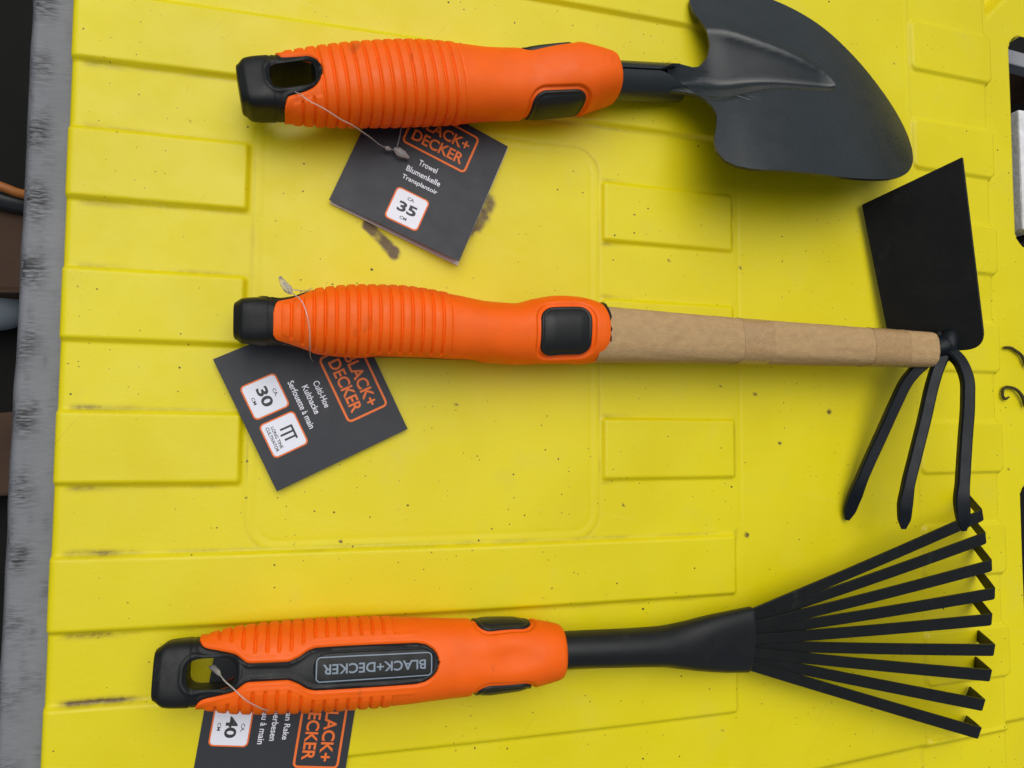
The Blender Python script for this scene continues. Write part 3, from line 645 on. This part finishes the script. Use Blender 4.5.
# ------------------------------------------------------------------ hang tags
def hang_tag(o_px, u_px, v_px, label, lines, badges, back=None, z=2.8, lift=(0,0,0), W=58.5, order=None, curl=0.0):
    """square folded card; u = reading direction, v = up on the print; world pose from three corners"""
    O, U1 = P(*o_px, z), P(*u_px, z)
    eu = unit((U1-O)*np.array([1,1,0])); ev = np.array([-eu[1], eu[0], 0])
    if v_px is not None:
        W = (np.linalg.norm(U1-O)+np.linalg.norm(P(*v_px, z)-U1))/2
    t = thing('hang_tag', label, 'hang tag', O+(eu+ev)*W/2-np.array([0,0,z]), 'folded hang tags of the tools')
    def at(a, b, h=0):
        a, b = np.asarray(a,float), np.asarray(b,float)
        zz = z+lift[0]*(1-b)**2+lift[1]*a*(1-b)+h + curl*np.sin(np.pi*a)*(1-b)
        return O+(a*W)[...,None]*eu+(b*W)[...,None]*ev+np.stack([0*a,0*a,zz-z],-1)
    def leaf(name, m, th, h, dx=(0,0), ang=0, flat=False):
        g = np.linspace(0,1,25); A_, B_ = np.meshgrid(g,g,indexing='ij')
        if flat:
            ca, sa = math.cos(ang), math.sin(ang); x, y = A_-.5, B_-1
            base = O+((x*ca-y*sa+.5)*W+dx[0])[...,None]*eu+((x*sa+y*ca+1)*W+dx[1])[...,None]*ev; base[...,2] = h
        else: base = at(A_,B_,h)
        v = np.concatenate([base.reshape(-1,3), base.reshape(-1,3)-np.array([0,0,th])]); n_ = 625
        f = [tuple(q) for q in grid_faces(25,25)]+[tuple(q[::-1]+n_) for q in grid_faces(25,25)]
        bd = [i*25 for i in range(25)]+[24*25+j for j in range(1,25)]+[i*25+24 for i in range(23,-1,-1)]+[j for j in range(23,0,-1)]
        f += [(bd[k], bd[(k+1)%len(bd)], bd[(k+1)%len(bd)]+n_, bd[k]+n_) for k in range(len(bd))]
        o = obj(name, v, f, m, t); fixn(o); return sharp(o, 50)
    leaf('front_leaf', M_card, .35, 0)
    if back: leaf('back_leaf', M_paper, .35, back[2], (back[0],back[1]), back[3], True)
    def put(name, shapes, m, h, parent):
        V, F = join([(np.c_[np.asarray(v)[:,0], np.asarray(v)[:,1], np.zeros(len(v))], f) for v, f in shapes])
        bm = bmesh.new(); vs = [bm.verts.new(q) for q in V]
        for f in F:
            try: bm.faces.new([vs[i] for i in f])
            except ValueError: pass
        bmesh.ops.triangulate(bm, faces=bm.faces)
        bmesh.ops.subdivide_edges(bm, edges=[e for e in bm.edges if e.calc_length() > 3], cuts=2)
        bmesh.ops.triangulate(bm, faces=[f for f in bm.faces if len(f.verts) > 3])
        bm.verts.index_update(); XY = np.array([v.co[:2] for v in bm.verts]); F = [tuple(v.index for v in f.verts) for f in bm.faces]; bm.free()
        o = obj(name, at(XY[:,0]/W, XY[:,1]/W, h), F, m, parent, smooth=False)
        if sum(p.normal.z for p in o.data.polygons) < 0: o.data.flip_normals()
        return o
    def sh(vf, a, b): return (np.asarray(vf[0])+np.array([a*W,b*W]), vf[1])
    k = W/58.5
    put('logo', [sh(ring2d(14.9*k, 9.2*k, 2.2*k, .95*k), .53, .79),
                 sh(fit_text('BLACK+', 23.4*k, 5.2*k, .022), .535, .845), sh(fit_text('DECKER', 23.4*k, 5.2*k, .022), .53, .728)], M_pink, .14, t)
    sh_l = []
    for (txt, a, b, w) in lines:
        hgt = .044*W if any(ch in txt for ch in 'pgàBbl') else .040*W
        sh_l.append(sh(fit_text(txt, w*W, hgt, .012), a, b))
    put('product_text', sh_l, M_white, .14, t)
    for (a, b, big) in badges:
        bd = put('badge', [sh(ring2d(7.5*k,7.5*k,1.9*k,None), a, b)], M_pink, .14, t)
        put('face', [sh(ring2d(6.9*k,6.9*k,1.5*k,None), a, b)], M_white, .26, bd)
        if big:
            put('numerals', [sh(fit_text(big, 8.2*k, 4.5*k, .03), a, b), sh(fit_text('CA.', 3.2*k, 1.35*k, .01), a, b+.075), sh(fit_text('CM', 3.0*k, 1.3*k, .01), a, b-.078)], M_ink, .38, bd)
        else:
            sq = lambda x, y, w, h: (np.array([(x-w/2,y-h/2),(x+w/2,y-h/2),(x+w/2,y+h/2),(x-w/2,y+h/2)])*k, [(0,1,2,3)])
            fork = [sq(-2.2,1.6,.8,4.4), sq(0,1.3,.8,5.4), sq(2.2,1.6,.8,4.4), sq(.4,4.1,6.0,.8)]
            fork = [sh(rotq(q_), a-.0, b+.0) for q_ in fork]
            put('icon', fork+[sh(fit_text('LONG TINE', 9.4*k, 1.35*k, .012), a, b-.050), sh(fit_text('CULTIVATOR', 10.6*k, 1.35*k, .012), a, b-.083)], M_ink, .38, bd)
    return t, at, W
def rotq(vf): return vf
lines1 = [('Trowel',.524,.553,.145),('Blumenkelle',.522,.472,.265),('Transplantoir',.522,.397,.275)]
t1, at1, W1 = hang_tag((329,200),(452,261),(510,142), 'folded dark card tag marked 35 under the trowel handle', lines1, [(.512,.188,'35')],
                  back=(.5,-.5,1.0,.004), z=2.6, lift=(.6,4.0,0))
lines2 = [('Culti-Hoe',.40+.115,.553,.20),('Kulthacke',.52,.472,.215),('Serfouette à main',.525,.397,.36)]
t2, at2, W2 = hang_tag((213,359.4),(275.6,488.8),(408.4,424), 'dark card tag marked 30 with a fork icon, under the hoe handle', lines2, [(.372,.20,'30'),(.664,.205,None)], z=2.9, lift=(.6,.2,0))
lines3 = [('Fan Rake',.50,.553,.20),('Fächerbesen',.475,.472,.27),('Râteau à main',.48,.397,.31)]
t3, at3, W3 = hang_tag((216,645),(190,789),None, 'dark card tag marked 40 sticking out under the rake handle', lines3, [(.53,.19,'40')], z=2.9, W=58.5)

# ------------------------------------------------------------------ clear plastic tag loops
def fastener(paths, blobs, label):
    parts = [tube(smooth_path([P(*p) for p in pa], 40), .25, 10) for pa in paths]
    for b in blobs:
        pts = np.array([P(*p[:3]) for p in b]); parts.append(tube(pts, [p[3] for p in b], 10))
    o = obj('tag_fastener', *join(parts), M_clear); fixn(o)
    return tag(o, label, 'plastic loop', 'clear plastic loops that tie the tags on')
fastener([[(284,90,10),(295,92,30),(304,97,36.5),(322,107.5,36),(345,121.5,32),(368,135.7,19),(388,148,6.6),(396,151,6.2)],[(396,151,6.0),(400,135,5.4),(402,124,5.0),(404,112,4.6)]],
         [[(385,147,7.2,.45),(388,148.5,7,1.1),(391,149.5,6.8,.45)],[(394,148.5,6.6,.6),(398,151,6.6,1.8),(403,154,6.4,1.6),(409,158,6.2,.5)]],
         'clear plastic loop from the trowel hole down to its tag')
fastener([[(284,284,26),(292,293,33),(301,300,37),(307,315,38.5),(309.5,330,37),(310,345,32),(310,354,21),(311,358,9),(313,362,3.6)],[(284,284,26),(294,290,31),(304,291,28),(312,288,18)]],
         [[(280,277,25,.6),(283,283,26,1.4),(288,289,28,1.7),(291,293,30,.7)]],
         'clear plastic loop strapped round the hoe handle by its cap')
fastener([[(214,668,24),(219,674,33),(228,684,38),(242,697,38),(258,707,34),(270,711,26),(281,714,8)]],
         [[(210,667,22,.5),(214,668,24,1.1),(218,672,30,.9),(220,675,33,.4)]],
         'clear plastic loop curling out of the rake handle hole')

# ------------------------------------------------------------------ left edge: worn grey board, ground below
ea, eb = P(31,-40,-13), P(-10,800,-13)
ys = np.linspace(250, -235, 300); prof = []
for s in np.linspace(0, 1, 34): prof.append((s, 0))
V = []; dirt2 = []
for y in ys:
    f = (y-ea[1])/(eb[1]-ea[1]); xo = ea[0]+f*(eb[0]-ea[0]) + .7*(vnoise(np.array(y/14.+40), np.array(3.), 9)-.5)
    for s in np.linspace(0,1,34): # outer to inner
        x = xo+s*(-60-xo); d_ = (x-xo); z = -13-(max(0, 3.2-d_)**2)*.45+.3*(float(vnoise(np.array(x/9+30.), np.array(y/12+40.), 10))-.5)
        V.append((x,y,z))
        per = math.exp(-(((y+4.0+9*float(vnoise(np.array(y/35.+3), np.array(7.5), 15))) % 27.97-14)/6.5)**2)*math.exp(-((d_-5.5)/4.2)**2)*(.1+1.7*float(vnoise(np.array(y/23.+7), np.array(2.5), 14)))
        dirt2.append(min(1, 1.05*per+.55*math.exp(-((d_-.8)/1.1)**2)*float(vnoise(np.array(y/6+50.), np.array(1.), 12))+.08+.5*max(0,float(vnoise(np.array(x/3+30.), np.array(y/9+40.), 17))-.62)*2))
    # outer side
n_in = 34
F = grid_faces(len(ys), n_in)
sk = [(x, y, -42) for (x,y,z) in V[0::n_in]]
n0_ = len(V); V += sk; dirt2 += [.6]*len(sk)
F = [tuple(f) for f in F]+[(i*n_in, (i+1)*n_in, n0_+i+1, n0_+i) for i in range(len(ys)-1)]
st = obj('edge_board', V, F, M_strip); fixn(st)
if st.data.polygons[500].normal.z < 0: st.data.flip_normals()
a_ = st.data.attributes.new('dirt','FLOAT','POINT'); a_.data.foreach_set('value', np.array(dirt2, np.float32))
tag(st, 'worn grey board with black scuff marks along the left side of the yellow lid', 'board')

GZ = -330.0
gg = np.linspace(-1,1,61); GX, GY = np.meshgrid(gg*2500, gg*2500, indexing='ij')
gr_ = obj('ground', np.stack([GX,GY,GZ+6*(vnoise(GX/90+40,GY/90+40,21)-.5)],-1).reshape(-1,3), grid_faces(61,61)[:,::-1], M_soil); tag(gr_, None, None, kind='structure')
if gr_.data.polygons[10].normal.z < 0: gr_.data.flip_normals()
def block(name, c, size, rz, m, label, cat):
    bm = bmesh.new(); bmesh.ops.create_cube(bm, size=1)
    for v in bm.verts: v.co = Vector((v.co.x*size[0], v.co.y*size[1], v.co.z*size[2]))*MM
    bmesh.ops.bevel(bm, geom=bm.edges[:], offset=min(size)*.08*MM, segments=2, affect='EDGES', profile=.5)
    bmesh.ops.subdivide_edges(bm, edges=bm.edges[:], cuts=2, use_grid_fill=True)
    for v in bm.verts: v.co += Vector((random.uniform(-1,1),random.uniform(-1,1),random.uniform(-1,1)))*min(size)*.006*MM
    me = bpy.data.meshes.new(name); bm.to_mesh(me); bm.free(); me.materials.append(m)
    o = bpy.data.objects.new(name, me); COL.objects.link(o); o.location = Vector(c)*MM; o.rotation_euler = (0,0,rz); return tag(o, label, cat)
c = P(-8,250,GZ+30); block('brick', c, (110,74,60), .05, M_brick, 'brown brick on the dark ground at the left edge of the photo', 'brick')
def lying(name, pts, r, m, label, cat):
    o = obj(name, *tube(smooth_path([P(*p) for p in pts], 40), r, 14), m); fixn(o); return tag(o, label, cat)
lying('cable', [(-60,160,-250),(-20,178,-250),(5,188,-252),(22,194,-255),(45,196,-262),(90,190,-290)], 3.2, M_cable, 'thin orange cable left of the grey board', 'cable')
lying('hose', [(-60,178,-262),(-20,190,-264),(5,199,-266),(24,203,-268),(50,204,-275),(95,200,-300)], 8.5, M_hose, 'black hose just below the orange cable', 'hose')
# pale round stone
bm = bmesh.new(); bmesh.ops.create_uvsphere(bm, u_segments=32, v_segments=18, radius=1)
c = P(-9,300,GZ+24)
for v in bm.verts: v.co = Vector((v.co.x*26, v.co.y*24, v.co.z*20))*(1+.05*math.sin(3*v.co.x+2*v.co.y))*MM
me = bpy.data.meshes.new('stone'); bm.to_mesh(me); bm.free(); me.materials.append(M_stone); me.polygons.foreach_set('use_smooth',[True]*len(me.polygons))
o = bpy.data.objects.new('stone', me); COL.objects.link(o); o.location = Vector(c)*MM; tag(o, 'smooth pale blue grey stone below the brown brick', 'stone')
c = P(-8,455,GZ+14); block('paver', c, (70,60,28), .1, M_brick, 'small brown paver at the left edge, low in the photo', 'paver')
# seen through the slot in the rim
c = P(1019,64,-50); block('metal_bar', c, (60,10,10), -.06, M_zinc, 'dull grey metal bar seen through the lid slot', 'bar')
c = P(1014,92,-80); block('brick', c, (22,26,40), 0, M_brick, 'brown brick end seen through the lid slot', 'brick')
c = P(1006.5,178,-26); block('concrete_post', c, (13,74,30), 0, M_conc, 'rough pale concrete post seen through the lid slot', 'post')
c = P(1029,172,-25); block('black_box', c, (13,84,30), 0, M_hose, 'black box beside the concrete post seen through the lid slot', 'box')
# curled dry stems on the rim
for pts, lab in (([(1009,397,-4),(1005,399,-4),(1002.5,395,-4),(1003,389.5,-4),(1007,387,-4),(1013,388,-4),(1019,392,-3.5),(1023,398,-3.5),(1026,406,-3.5)], 'curled dark stem on the yellow rim, lower of the two hooks'),
                 ([(1003.5,347.5,-4),(1009,347.5,-4),(1016,351,-4),(1021,355,-3.8),(1024,360,-3.6),(1027,366,-3.6)], 'short dark stem on the yellow rim above the curled one')):
    p3 = smooth_path([P(*p) for p in pts], 40); o = obj('dry_stem', *tube(p3, np.interp(np.linspace(0,1,40),[0,.1,.7,1],[.5,.8,.9,1.3]), 10), M_tendril); fixn(o)
    tag(o, lab, 'dry stem', 'dark curled stems on the rim')

# ------------------------------------------------------------------ daylight
w = bpy.data.worlds.new('World'); SC.world = w; w.use_nodes = True; N, L = w.node_tree.nodes, w.node_tree.links
EL, AZ = math.radians(68), math.radians(-12)          # azimuth from +Y, clockwise
sky = N.new('ShaderNodeTexSky'); sky.sky_type = 'NISHITA'; sky.sun_disc = False; sky.sun_elevation = EL; sky.sun_rotation = AZ
sky.air_density = 1.0; sky.dust_density = 4.0; sky.ozone_density = 1.0
hs = N.new('ShaderNodeHueSaturation'); hs.inputs['Saturation'].default_value = .55; L.new(sky.outputs[0], hs.inputs['Color'])
bg = N['Background']; L.new(hs.outputs[0], bg.inputs['Color']); bg.inputs['Strength'].default_value = .085
sun = bpy.data.lights.new('sun', 'SUN'); sun.energy = 1.65; sun.angle = math.radians(64); sun.color = (1,.99,.97)
so_ = bpy.data.objects.new('sun', sun); COL.objects.link(so_)
dv = Vector((math.sin(AZ)*math.cos(EL), math.cos(AZ)*math.cos(EL), math.sin(EL))); so_.rotation_euler = dv.to_track_quat('Z','Y').to_euler()
so_.location = dv*2
SC.view_settings.view_transform = 'Standard'; SC.view_settings.look = 'None'; SC.view_settings.exposure = 0.0; SC.view_settings.gamma = 1
SC.cycles.max_bounces = 8
